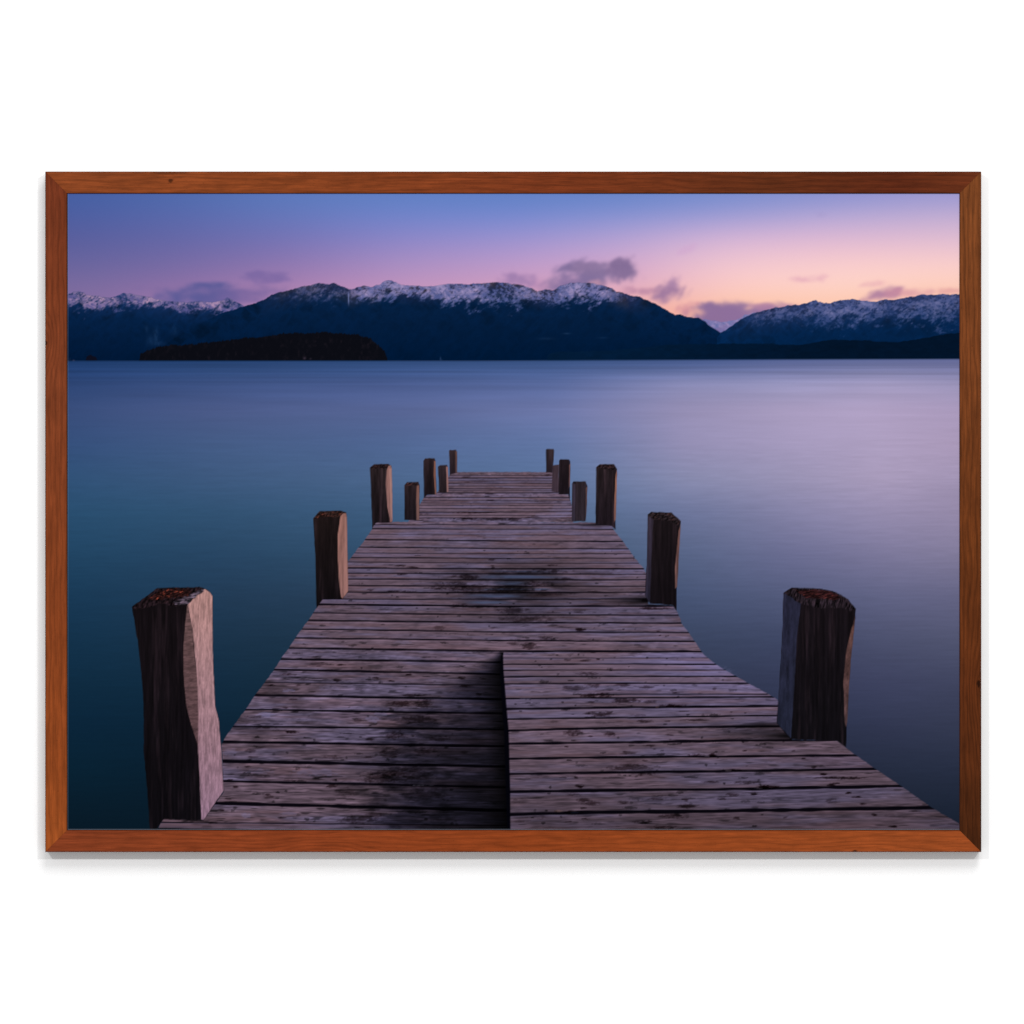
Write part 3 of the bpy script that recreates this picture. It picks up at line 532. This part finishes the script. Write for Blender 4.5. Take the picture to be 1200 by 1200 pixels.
POSTS = [
 # the far ones first
 ('face', ([(526.3, 528.3), (527.5, 527.3), (534.7, 527.3), (535.6, 530), (535.6, 554.3), (527, 556)], (52, 40, 44), (34, 26, 32), 101), dict(amp=.5)),
 ('face', ([(533.6, 529), (535.4, 529), (535.6, 554), (534, 554)], (96, 66, 58), (80, 58, 58), 131), dict(amp=.3)),
 ('face', ([(639.7, 526.8), (641, 526.2), (648.6, 526.2), (649.2, 528), (648.2, 545), (647.4, 554), (640, 553.6)], (46, 36, 40), (34, 27, 34), 102), dict(amp=.5)),
 ('face', ([(647.5, 545.5), (655, 544.4), (655, 577), (646.7, 576)], (64, 50, 58), (58, 46, 56), 103), dict(amp=.5)),
 ('face', ([(513.3, 547), (515.8, 545), (524, 545), (525, 548), (525.4, 576.8), (514.7, 577.6)], (46, 36, 40), (36, 28, 32), 104), dict(amp=.5)),
 ('face', ([(523, 546.5), (525, 547.5), (525.6, 576.8), (523.4, 577)], (140, 100, 96), (130, 96, 96), 105), dict(amp=.2)),
 ('face', ([(496.2, 540), (498.3, 537.2), (509.2, 537), (510.4, 540), (511.4, 579.3), (500, 580), (497, 584)], (42, 31, 34), (24, 18, 22), 106), dict(amp=.6)),
 ('face', ([(508.6, 540), (510.3, 540.2), (511.4, 579), (509.6, 579.3), (508.4, 560)], (128, 84, 68), (110, 76, 68), 107), dict(amp=.3)),
 ('face', ([(655, 540), (656.7, 538.2), (666.7, 538.3), (668.3, 541), (667.6, 586), (665.8, 579.4), (654.7, 579.4)], (34, 26, 30), (26, 20, 26), 108), dict(amp=.6)),
 ('face', ([(667, 545), (668.2, 543), (667.7, 570), (666.7, 572)], (112, 74, 64), (92, 64, 62), 109), dict(amp=.3)),
 ('face', ([(473.8, 569), (476.8, 565.3), (490.3, 565), (491.5, 569), (491.2, 609.8), (474, 609)], (40, 30, 33), (27, 22, 27), 110), dict(amp=.6)),
 ('face', ([(488.4, 569.5), (491.4, 568), (491.2, 609.6), (488, 609.4), (487.8, 590)], (118, 82, 74), (102, 76, 74), 111), dict(amp=.3)),
 ('rust', ([(474.4, 569), (477, 565.4), (490, 565.2), (490.8, 568.6)], 112), dict(base=(46, 32, 34), amt=.5)),
 ('face', ([(670.6, 566.8), (672, 564.4), (686, 564), (688.3, 569.6), (687.6, 590), (686.3, 610.9), (669.8, 610.9)], (38, 31, 36), (42, 35, 42), 113), dict(amp=.6)),
 ('face', ([(671.2, 566), (674.5, 568), (673.8, 610.8), (670, 610.8)], (52, 44, 56), (46, 40, 52), 114), dict(amp=.4)),
 ('face', ([(686.6, 572), (688.2, 570), (687.2, 600), (686, 610.8)], (96, 66, 60), (70, 54, 60), 115), dict(amp=.3)),
 # third pair
 ('face', ([(433.7, 548), (438.5, 544.3), (455, 543.8), (458.8, 546.5), (459.6, 580), (459.8, 611.2), (458, 612.6), (440.3, 612.6), (436.3, 619), (435.3, 590)], (40, 31, 33), (22, 17, 21), 116), dict(amp=.7, spk=.25)),
 ('face', ([(455, 546), (458, 545.4), (459, 549), (459.6, 580), (459.8, 611), (457.6, 612.4), (454, 594), (452.2, 567.5), (453.4, 551)], (142, 102, 96), (132, 96, 94), 117), dict(amp=.25, fx=.4)),
 ('face', ([(456.4, 549), (458.6, 549), (459.5, 580), (459.7, 610), (458.2, 606), (457, 580)], (164, 122, 116), (156, 116, 112), 118), dict(amp=.15, soft=.8)),
 ('rust', ([(434, 548.4), (438.7, 544.4), (454.6, 544), (454, 548.4), (440, 549)], 119), dict(base=(34, 24, 26), amt=.35)),
 ('face', ([(698.8, 547.6), (702.7, 544.3), (719.4, 544.2), (723.1, 549.8), (722.4, 575), (721.4, 600), (721.2, 621), (717, 616.4), (697.7, 614.2)], (36, 28, 31), (26, 20, 26), 120), dict(amp=.7, spk=.3)),
 ('face', ([(721.4, 556), (723, 551), (722.2, 585), (721.6, 608), (719.6, 612), (720, 580)], (148, 100, 82), (116, 80, 74), 121), dict(amp=.3)),
 ('rust', ([(699.2, 548.2), (702.8, 544.4), (719.2, 544.3), (722.6, 549.6), (719, 551), (704, 549)], 122), dict(base=(34, 25, 28), amt=.3)),
 # second pair
 ('face', ([(367.2, 608), (374.8, 599.3), (399.5, 598.3), (405.6, 600.5), (406.6, 605), (407.2, 650), (408, 693.5), (401, 702), (378.5, 702), (371, 712.5), (369.5, 650)], (30, 22, 22), (14, 11, 14), 123), dict(amp=.55, spk=.25)),
 ('face', ([(399, 604.5), (402, 601.5), (405.4, 601.5), (406.4, 605), (407.2, 650), (408, 693.3), (401.4, 701.4), (399.5, 699.5), (397, 676), (395.9, 654), (395.9, 626)], (134, 94, 86), (136, 98, 94), 124), dict(amp=.4, fx=.35, spk=.1)),
 ('face', ([(404.2, 606), (406.2, 606), (407, 650), (407.8, 692), (403, 698), (402.4, 660), (403.4, 630)], (152, 108, 100), (150, 108, 104), 125), dict(amp=.2, soft=1)),
 ('rust', ([(367.4, 607.6), (374.8, 599.5), (399.5, 598.5), (403, 600.5), (398, 605.5), (380, 605.5)], 126), dict(base=(40, 26, 24), amt=.8)),
 ('face', ([(759, 602.8), (763, 600.1), (786.7, 600.8), (797.7, 610.7), (797, 625), (795, 655), (793, 688), (792.7, 715.6), (788.2, 709.2), (761.3, 706.8), (755.8, 698), (758, 656.7)], (26, 20, 23), (17, 13, 17), 127), dict(amp=.5, spk=.25)),
 ('face', ([(759.2, 604), (765.6, 608), (764, 640), (762.6, 680), (761.4, 706.4), (756, 698), (758.2, 656.7)], (50, 42, 54), (38, 35, 50), 128), dict(amp=.5)),
 ('face', ([(795.2, 622), (797.4, 614), (796.8, 630), (795, 660), (793.4, 688), (791.2, 690), (790.8, 668), (792.6, 648)], (104, 72, 68), (96, 70, 68), 129), dict(amp=.4)),
 ('rust', ([(759.2, 603.4), (763, 600.3), (786.7, 601), (797.4, 610.7), (794, 615), (784, 610.5), (766, 609)], 130), dict(base=(34, 27, 30), amt=.35)),
 # the two nearest posts
 ('face', ([(154.7, 711), (170, 700), (185.3, 688.9), (233.3, 688), (239, 688.9), (246.7, 694), (249.2, 698.5), (249.4, 763.3), (252, 826), (256.7, 845.3), (260, 886.7), (262.2, 926.7), (238.7, 961), (192, 960), (185.5, 968.5), (183, 974), (176, 974), (172, 918.7), (168.7, 880), (168.7, 833.3), (166, 790), (161.3, 750)], (20, 15, 18), (13, 11, 15), 140), dict(amp=.6, fx=.42, fy=.022, spk=.22, rough=.8)),
 ('face', ([(220, 707), (224, 702), (230, 697), (240, 690), (246, 694), (249, 698.5), (249.4, 763.3), (252, 826), (256.7, 845.3), (260, 886.7), (262, 926.4), (238.6, 960.6), (236, 960), (234, 910), (232, 873), (231.8, 823), (230, 780), (226, 740)], (172, 130, 125), (140, 110, 130), 141), dict(amp=.40, fx=.7, fy=.09, rough=.5)),
 ('face', ([(219.6, 709), (221.5, 712), (225.3, 736.7), (227.5, 760.7), (231.3, 796.7), (232.2, 823), (232.6, 846), (232.2, 874), (227, 858), (222.7, 844), (218.4, 826), (215.2, 790), (215.2, 757), (217.3, 730)], (98, 74, 74), (84, 62, 66), 142), dict(amp=.45, fx=.16, fy=.5, lean=.5)),
 ('rust', ([(155, 711), (170, 700), (185.3, 689.1), (233, 688.2), (237, 690), (231, 697), (226, 701), (220, 708), (205, 710), (190, 707), (172, 712), (160, 714)], 143), dict(rough=2.2, g=(.5, .2, .3), base=(30, 21, 25), amt=.1)),
 ('rust', ([(173, 702), (186, 693), (197, 690), (222, 690.5), (226, 694), (216, 700), (196, 701), (180, 704)], 144), dict(rough=2.6, g=(.4, .9, .6), base=(34, 18, 18), amt=1.2)),
 ('rust', ([(203, 706), (212, 702), (222, 697), (232, 692), (238, 690), (240, 693), (231, 698), (226, 703), (220, 708), (206, 710)], 145), dict(rough=2.6, g=(.22, .6, .7), base=(74, 64, 76), amt=.1, fx=.2, fy=.5)),
 ('face', ([(918, 694.5), (927.6, 688.7), (960, 689.9), (975.8, 692.5), (993.3, 702.1), (1002.9, 713.5), (1002, 724), (996.8, 773), (995, 800), (992.4, 840), (991.4, 875.5), (980, 867.8), (926, 866), (910, 847.6), (914.5, 780), (917, 730)], (22, 17, 21), (15, 13, 17), 146), dict(amp=.6, fx=.4, fy=.022, spk=.25, rough=.7)),
 ('face', ([(918.2, 695), (928, 700), (938.6, 706), (934, 745), (931, 797), (927, 865), (910.4, 847.4), (914.7, 780), (917.4, 730)], (37, 37, 55), (32, 35, 52), 147), dict(amp=.5, fx=.3, fy=.06)),
 ('face', ([(1001.8, 722), (1001, 735), (997, 772), (995, 800), (992.8, 846), (991.4, 852), (989.6, 846), (988.2, 798), (991.6, 762.5), (995.4, 745)], (88, 60, 56), (78, 58, 60), 148), dict(amp=.6, fx=.3, fy=.1)),
 ('rust', ([(918.4, 694.6), (927.6, 689), (960, 690.2), (975.8, 692.7), (993.3, 702.3), (1002, 713.5), (998, 716), (985, 712), (960, 713), (939, 708)], 149), dict(rough=2.2, g=(.75, .15, .16), base=(34, 27, 33), amt=.1)),
 ('rust', ([(932, 691.5), (960, 691.3), (975, 694), (986, 700), (978, 703), (960, 701), (944, 700)], 150), dict(rough=2.2, g=(.35, 1.3, .3), base=(44, 22, 24), amt=.5)),
]
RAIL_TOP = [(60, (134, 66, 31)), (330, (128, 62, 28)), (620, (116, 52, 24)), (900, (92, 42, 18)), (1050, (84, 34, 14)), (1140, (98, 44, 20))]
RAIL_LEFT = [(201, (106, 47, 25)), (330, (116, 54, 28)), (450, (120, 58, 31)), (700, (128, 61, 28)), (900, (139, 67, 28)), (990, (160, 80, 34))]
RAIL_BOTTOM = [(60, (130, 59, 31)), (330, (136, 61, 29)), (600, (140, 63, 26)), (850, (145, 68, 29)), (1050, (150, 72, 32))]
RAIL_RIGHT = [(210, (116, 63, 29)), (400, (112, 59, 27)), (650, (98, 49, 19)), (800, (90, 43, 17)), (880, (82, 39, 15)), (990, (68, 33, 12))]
LP = (80.0, 86.0, 240.0, 0.64)
PRINT_GAIN = 0.682

# ----------------------------------------------------------------------------
# THE SCENE
# ----------------------------------------------------------------------------
sc = bpy.context.scene
col = sc.collection
EYE = 1.5                                   # height of the middle of the view
FRAME_D = 0.022                             # the rails stand this far off the wall
CAM_D = 6.0


def wx(px): return (px - 600.0) / 1000.0
def wz(py): return EYE + (600.0 - py) / 1000.0
def lin(c): return tuple((v / 12.92 if v <= .04045 else ((v + .055) / 1.055) ** 2.4) for v in [q / 255 for q in c])


def link(o, parent=None):
    col.objects.link(o)
    if parent: o.parent = parent
    return o


class NT:
    """small helper to wire shader nodes"""
    def __init__(s, name):
        s.mat = bpy.data.materials.new(name); s.mat.use_nodes = True
        s.t = s.mat.node_tree; s.t.nodes.clear()
        s.out = s.n('ShaderNodeOutputMaterial'); s.bsdf = s.n('ShaderNodeBsdfPrincipled')
        s.l(s.bsdf.outputs[0], s.out.inputs[0])
    def n(s, kind, **kw):
        nd = s.t.nodes.new(kind)
        for k, v in kw.items(): setattr(nd, k, v)
        return nd
    def l(s, a, b): s.t.links.new(a, b)
    def put(s, sock, v):
        if isinstance(v, bpy.types.NodeSocket): s.l(v, sock)
        else: sock.default_value = v
    def m(s, op, a, b=0.0, c=0.0, clamp=False):
        nd = s.n('ShaderNodeMath', operation=op); nd.use_clamp = clamp
        s.put(nd.inputs[0], a); s.put(nd.inputs[1], b); s.put(nd.inputs[2], c)
        return nd.outputs[0]
    def vec(s, x, y, z=0.0):
        nd = s.n('ShaderNodeCombineXYZ')
        for i, v in enumerate((x, y, z)): s.put(nd.inputs[i], v)
        return nd.outputs[0]
    def noise(s, v, detail=3.0, rough=.55, scale=1.0, dist=0.0):
        nd = s.n('ShaderNodeTexNoise'); s.l(v, nd.inputs['Vector'])
        nd.inputs['Scale'].default_value = scale; nd.inputs['Detail'].default_value = detail
        nd.inputs['Roughness'].default_value = rough; nd.inputs['Distortion'].default_value = dist
        return nd.outputs[0]
    def ramp(s, f, stops, interp='LINEAR'):
        nd = s.n('ShaderNodeValToRGB'); s.l(f, nd.inputs[0]); r = nd.color_ramp; r.interpolation = interp
        while len(r.elements) < len(stops): r.elements.new(1.0)
        for e, (p, c) in zip(r.elements, stops):
            e.position = p; e.color = tuple(c) + (1,) if len(c) == 3 else c
        return nd.outputs[0]
    def scale(s, c, f):
        nd = s.n('ShaderNodeVectorMath', operation='SCALE'); s.put(nd.inputs[0], c); s.put(nd.inputs[3], f)
        return nd.outputs[0]
    def mix(s, f, a, b):
        nd = s.n('ShaderNodeMix', data_type='RGBA'); s.put(nd.inputs[0], f)
        for sock, v in ((nd.inputs[6], a), (nd.inputs[7], b)):
            s.put(sock, v if isinstance(v, bpy.types.NodeSocket) else tuple(v) + (1,))
        return nd.outputs[2]
    def sst(s, a, b, v):
        nd = s.n('ShaderNodeMapRange', interpolation_type='SMOOTHSTEP')
        s.put(nd.inputs[0], v); nd.inputs[1].default_value = a; nd.inputs[2].default_value = b
        return nd.outputs[0]


# ---- wall --------------------------------------------------------------
def make_wall():
    bm = bmesh.new()
    bmesh.ops.create_cube(bm, size=1.0)
    for v in bm.verts:
        v.co.x *= 9.0; v.co.y = v.co.y * .12 + .06; v.co.z = v.co.z * 5.0 + 1.8
    me = bpy.data.meshes.new('wall'); bm.to_mesh(me); bm.free()
    o = link(bpy.data.objects.new('wall', me)); o['kind'] = 'structure'
    o['label'] = 'plain bright white wall behind the framed photograph'
    o['category'] = 'wall'
    t = NT('white_wall_paint')
    tc = t.n('ShaderNodeTexCoord').outputs['Object']
    n1 = t.noise(tc, 4, .6, 5.0)
    n2 = t.noise(tc, 4, .6, 420.0)
    t.l(t.mix(n1, (.795, .795, .795), (.805, .805, .805)), t.bsdf.inputs['Base Color'])
    t.bsdf.inputs['Roughness'].default_value = .9
    t.bsdf.inputs['Specular IOR Level'].default_value = .0
    b = t.n('ShaderNodeBump'); b.inputs['Strength'].default_value = .04; b.inputs['Distance'].default_value = .0006
    t.l(n2, b.inputs['Height']); t.l(b.outputs[0], t.bsdf.inputs['Normal'])
    me.materials.append(t.mat)
    return o


# ---- picture frame ---------------------------------------------------------
X_L, X_R, Y_T, Y_B = 53.0, 1150.0, 201.0, 998.5     # outer edges
RW = (( PX0 - X_L) + (X_R - PX1) + (PY0 - Y_T) + (Y_B - PY1)) / 4 / 1000


def rail_mesh(name, inner_len):
    """mitred moulding: along local x, outer edge at +z, front at -y"""
    h = RW / 2; b = .0009; D = FRAME_D
    prof = [(-.0006, -h), (-(D - b), -h), (-(D - b * .35), -h + b * .35), (-D, -h + b), (-D, h - b), (-(D - b * .35), h - b * .35), (-(D - b), h), (-.0006, h)]
    bm = bmesh.new(); rings = []
    nseg = 40
    for i in range(nseg + 1):
        s = -1 + 2 * i / nseg
        ring = []
        for (y, z) in prof:
            half = inner_len / 2 + (z + h) - .00006
            ring.append(bm.verts.new((s * half, y, z)))
        rings.append(ring)
    n = len(prof)
    for a, c in zip(rings, rings[1:]):
        for k in range(n):
            bm.faces.new((a[k], c[k], c[(k + 1) % n], a[(k + 1) % n]))
    bm.faces.new(rings[0]); bm.faces.new(list(reversed(rings[-1])))
    bmesh.ops.recalc_face_normals(bm, faces=bm.faces[:])
    me = bpy.data.meshes.new(name); bm.to_mesh(me); bm.free()
    return me


GAIN = PRINT_GAIN        # how bright a white sheet would have to be under these lamps to read as white


def wood(name, half, stops, seed, ringf, ringamt, knots, warp=.35, figure=1.0):
    """stained softwood: growth rings bent round knots, fibres, pores"""
    t = NT(name)
    sep = t.n('ShaderNodeSeparateXYZ'); t.l(t.n('ShaderNodeTexCoord').outputs['Object'], sep.inputs[0])
    x, y, z = sep.outputs
    zz = t.m('ADD', z, t.m('MULTIPLY_ADD', y, .35, .35 * FRAME_D))
    low = t.noise(t.vec(t.m('MULTIPLY_ADD', x, 5.5, seed), t.m('MULTIPLY', zz, 26.0), seed), 3, .55)
    field = t.m('MULTIPLY_ADD', zz, ringf, t.m('MULTIPLY', low, ringf * warp * .05))
    dark = None
    for (kx, kz, sx, sz, amp, dk, *ks) in knots:
        dx = t.m('DIVIDE', t.m('SUBTRACT', x, kx), sx); dz = t.m('DIVIDE', t.m('SUBTRACT', zz, kz), sz)
        d2 = t.m('ADD', t.m('MULTIPLY', dx, dx), t.m('MULTIPLY', dz, dz))
        g = t.m('EXPONENT', t.m('MULTIPLY', d2, -1.0))
        field = t.m('MULTIPLY_ADD', g, amp, field)
        if dk:
            wob = t.noise(t.vec(t.m('MULTIPLY', x, 300.), t.m('MULTIPLY', z, 300.), seed), 2)
            core = t.sst(1.0, .1, t.m('MULTIPLY_ADD', d2, dk, t.m('MULTIPLY_ADD', wob, 1.0, -.5)))
            if ks: core = t.m('MULTIPLY', core, ks[0])
            dark = core if dark is None else t.m('MAXIMUM', dark, core)
    ring = t.m('MULTIPLY_ADD', t.m('SINE', t.m('MULTIPLY', field, 6.2832)), .5, .5)
    ring = t.m('POWER', ring, 2.2)
    fib = t.noise(t.vec(t.m('MULTIPLY', x, 45.), t.m('MULTIPLY', zz, 1500.), seed + 3), 3, .6)
    fib2 = t.noise(t.vec(t.m('MULTIPLY', x, 14.), t.m('MULTIPLY_ADD', zz, 330., t.m('MULTIPLY', field, .5)), seed + 5), 3, .6)
    mott = t.noise(t.vec(t.m('MULTIPLY', x, 28.), t.m('MULTIPLY', zz, 90.), seed + 8), 3, .6)
    pore = t.noise(t.vec(t.m('MULTIPLY', x, 420.), t.m('MULTIPLY', zz, 1100.), seed + 9), 2, .6)
    pore = t.sst(.60, .74, pore)
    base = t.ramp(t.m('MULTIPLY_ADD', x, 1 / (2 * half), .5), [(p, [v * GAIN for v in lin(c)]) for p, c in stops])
    f = t.m('MULTIPLY_ADD', ring, -ringamt, 1.0 + ringamt * .42)
    f = t.m('MULTIPLY', f, t.m('MULTIPLY_ADD', t.m('SUBTRACT', fib, .5), 1.3 * figure, 1.0))
    f = t.m('MULTIPLY', f, t.m('MULTIPLY_ADD', t.m('SUBTRACT', fib2, .5), .95 * figure, 1.0))
    f = t.m('MULTIPLY', f, t.m('MULTIPLY_ADD', t.m('SUBTRACT', mott, .5), 1.0 * figure, 1.0))
    f = t.m('MULTIPLY', f, t.m('MULTIPLY_ADD', pore, -.34, 1.0))
    # bevel shade along the sharp edges, painted into the wood colour
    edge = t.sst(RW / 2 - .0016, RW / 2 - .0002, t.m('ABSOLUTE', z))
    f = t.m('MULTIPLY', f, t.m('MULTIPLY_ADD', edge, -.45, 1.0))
    if dark is not None:
        f = t.m('MULTIPLY', f, t.m('MULTIPLY_ADD', dark, -.72, 1.0))
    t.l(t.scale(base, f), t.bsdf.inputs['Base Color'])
    t.bsdf.inputs['Roughness'].default_value = .5
    t.bsdf.inputs['Specular IOR Level'].default_value = .03
    b = t.n('ShaderNodeBump'); b.inputs['Strength'].default_value = .12; b.inputs['Distance'].default_value = .0004
    t.l(t.m('ADD', fib, t.m('MULTIPLY', pore, -.6)), b.inputs['Height']); t.l(b.outputs[0], t.bsdf.inputs['Normal'])
    return t.mat


def make_picture():
    cx, cy = (X_L + X_R) / 2, (Y_T + Y_B) / 2
    root = bpy.data.objects.new('framed_photograph', None); link(root)
    root.location = (wx(cx), 0, wz(Y_B)); root.empty_display_size = .1
    root['label'] = 'dusk lake photograph with a wooden jetty in a reddish brown wood frame'
    root['category'] = 'framed picture'
    midz = (Y_B - cy) / 1000
    hw, hh = (X_R - X_L) / 2000, (Y_B - Y_T) / 2000
    iw, ih = hw * 2 - 2 * RW, hh * 2 - 2 * RW
    fx = lambda px: (px - cx) / 1000
    def st(fn, pts): return sorted([(min(1, max(0, fn(p))), c) for p, c in pts])
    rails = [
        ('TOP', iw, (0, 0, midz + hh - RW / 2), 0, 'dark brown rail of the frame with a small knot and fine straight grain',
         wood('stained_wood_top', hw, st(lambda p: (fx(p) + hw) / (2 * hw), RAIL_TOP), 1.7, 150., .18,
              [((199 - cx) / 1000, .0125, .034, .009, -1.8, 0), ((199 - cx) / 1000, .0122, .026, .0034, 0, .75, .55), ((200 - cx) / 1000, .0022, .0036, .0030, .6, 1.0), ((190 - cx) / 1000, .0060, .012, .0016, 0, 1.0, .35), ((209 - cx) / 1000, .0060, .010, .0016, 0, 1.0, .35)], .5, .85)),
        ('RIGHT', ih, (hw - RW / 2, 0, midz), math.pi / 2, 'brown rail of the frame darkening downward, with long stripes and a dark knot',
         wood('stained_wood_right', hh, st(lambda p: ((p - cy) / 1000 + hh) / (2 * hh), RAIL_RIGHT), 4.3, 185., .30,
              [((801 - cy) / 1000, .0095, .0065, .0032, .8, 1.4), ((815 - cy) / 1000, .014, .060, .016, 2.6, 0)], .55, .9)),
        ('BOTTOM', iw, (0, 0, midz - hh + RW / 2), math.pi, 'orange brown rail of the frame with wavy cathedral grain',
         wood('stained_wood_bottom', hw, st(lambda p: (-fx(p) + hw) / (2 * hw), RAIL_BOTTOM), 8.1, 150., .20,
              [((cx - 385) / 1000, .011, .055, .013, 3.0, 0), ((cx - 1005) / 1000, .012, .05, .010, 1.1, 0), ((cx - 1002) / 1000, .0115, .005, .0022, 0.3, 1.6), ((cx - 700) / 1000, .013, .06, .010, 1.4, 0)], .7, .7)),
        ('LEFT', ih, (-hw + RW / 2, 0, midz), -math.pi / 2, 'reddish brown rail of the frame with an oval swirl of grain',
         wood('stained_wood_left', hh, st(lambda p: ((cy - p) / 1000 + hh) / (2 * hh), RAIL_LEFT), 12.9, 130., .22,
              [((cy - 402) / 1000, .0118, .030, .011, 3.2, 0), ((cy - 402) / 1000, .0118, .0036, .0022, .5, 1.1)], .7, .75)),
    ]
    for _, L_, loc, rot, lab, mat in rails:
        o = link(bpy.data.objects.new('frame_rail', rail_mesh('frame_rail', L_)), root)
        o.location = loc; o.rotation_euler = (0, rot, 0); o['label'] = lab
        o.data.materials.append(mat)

    # the print: a thin sheet on a board, its own grid carries the ink
    ink = ink_sheet()
    # the paper's bare trimmed edge catching light, painted in as a hair-thin pale line
    for sl, a in ((np.s_[-1:, :], .75), (np.s_[:, :1], .45), (np.s_[:, -1:], .15)):
        ink[sl] = ink[sl] * (1 - a) + np.array([170, 185, 205], F) / 255 * a
    ink[:1] *= .45  # top rail's shadow on the sheet, painted as a dark line
    g = .00015
    x = np.linspace(wx(PX0) + g, wx(PX1) - g, NX) - root.location.x
    z = np.linspace(wz(PY0) - g, wz(PY1) + g, NY) - root.location.z
    V = np.zeros((NY, NX, 3), F)
    yf = -(FRAME_D - .0012)
    V[..., 0] = x[None]; V[..., 1] = yf; V[..., 2] = z[:, None]
    idx = np.arange(NY * NX).reshape(NY, NX)
    q = np.stack([idx[1:, :-1], idx[1:, 1:], idx[:-1, 1:], idx[:-1, :-1]], -1).reshape(-1, 4)
    # rim and back of the board
    rim = np.concatenate([idx[0, :], idx[1:, -1], idx[-1, -2::-1], idx[-2:0:-1, 0]])
    nb = len(rim); back = V.reshape(-1, 3)[rim].copy(); back[:, 1] = -.004
    bi = NY * NX + np.arange(nb)
    side = np.stack([rim, np.roll(rim, -1), np.roll(bi, -1), bi], -1)
    verts = np.concatenate([V.reshape(-1, 3), back])
    faces = np.concatenate([q, side])
    me = bpy.data.meshes.new('photographic_print')
    nv, nf = len(verts), len(faces)
    me.vertices.add(nv); me.vertices.foreach_set('co', verts.astype(F).ravel())
    me.loops.add(nf * 4 + nb); me.polygons.add(nf + 1)
    me.loops.foreach_set('vertex_index', np.concatenate([faces.ravel(), bi]).astype(np.int32))
    me.polygons.foreach_set('loop_start', np.append(np.arange(nf) * 4, nf * 4).astype(np.int32))
    me.update(calc_edges=True); me.validate()
    c = np.clip(ink.reshape(-1, 3), 0, 1).astype(np.float64)
    c = np.where(c <= .04045, c / 12.92, ((c + .055) / 1.055) ** 2.4) * GAIN
    rgba = np.ones((nv, 4), F); rgba[:NY * NX, :3] = c; rgba[NY * NX:, :3] = .6
    at = me.color_attributes.new('ink', 'FLOAT_COLOR', 'POINT')
    at.data.foreach_set('color', rgba.ravel())
    o = link(bpy.data.objects.new('photographic_print', me), root)
    o['label'] = 'matte print of a weathered jetty leading into a calm lake below snowy mountains at dusk'
    t = NT('printed_matte_paper')
    a = t.n('ShaderNodeVertexColor'); a.layer_name = 'ink'
    tc = t.n('ShaderNodeTexCoord').outputs['Object']
    grain = t.noise(tc, 2, .6, 2600.0)
    t.l(t.scale(a.outputs[0], t.m('MULTIPLY_ADD', t.m('SUBTRACT', grain, .5), .05, 1.0)), t.bsdf.inputs['Base Color'])
    t.bsdf.inputs['Roughness'].default_value = .85
    t.bsdf.inputs['Specular IOR Level'].default_value = .0
    me.materials.append(t.mat)
    return root


# ---- light ---------------------------------------------------------------
def lamp(name, loc, aim, power, sx, sy, c=(1, 1, 1)):
    from mathutils import Vector
    d = bpy.data.lights.new(name, 'AREA'); d.shape = 'RECTANGLE'; d.size = sx; d.size_y = sy; d.energy = power; d.color = c
    o = bpy.data.objects.new(name, d); link(o); o.location = loc
    o.rotation_euler = (Vector(aim) - Vector(loc)).to_track_quat('-Z', 'Y').to_euler()
    return o


make_wall()
make_picture()
AIM = (0, 0, EYE)
lamp('spot_lamp', (-2.05, -5.0, EYE + 1.95), AIM, LP[0], .22, .22)
lamp('spot_lamp', (2.05, -5.0, EYE + 1.95), AIM, LP[1], .5, .22)
lamp('ceiling_softbox', (.9, -4.5, EYE + 4.7), AIM, LP[2], 2.6, 2.4)

w = bpy.data.worlds.new('World'); sc.world = w; w.use_nodes = True
bgn = w.node_tree.nodes['Background']; bgn.inputs[0].default_value = (1, 1, 1, 1); bgn.inputs[1].default_value = LP[3]

cam = bpy.data.cameras.new('camera'); co = link(bpy.data.objects.new('camera', cam))
co.location = (0, -(CAM_D + FRAME_D), EYE); co.rotation_euler = (math.pi / 2, 0, 0)
cam.sensor_width = 36; cam.lens = 36 * CAM_D / 1.2; cam.clip_end = 100
sc.camera = co

sc.view_settings.view_transform = 'Standard'; sc.view_settings.look = 'None'
sc.view_settings.exposure = 0; sc.view_settings.gamma = 1; sc.view_settings.use_curve_mapping = False
sc.render.film_transparent = False
sc.cycles.max_bounces = 4
sc.cycles.use_denoising = False
sc.render.filter_size = 1.2
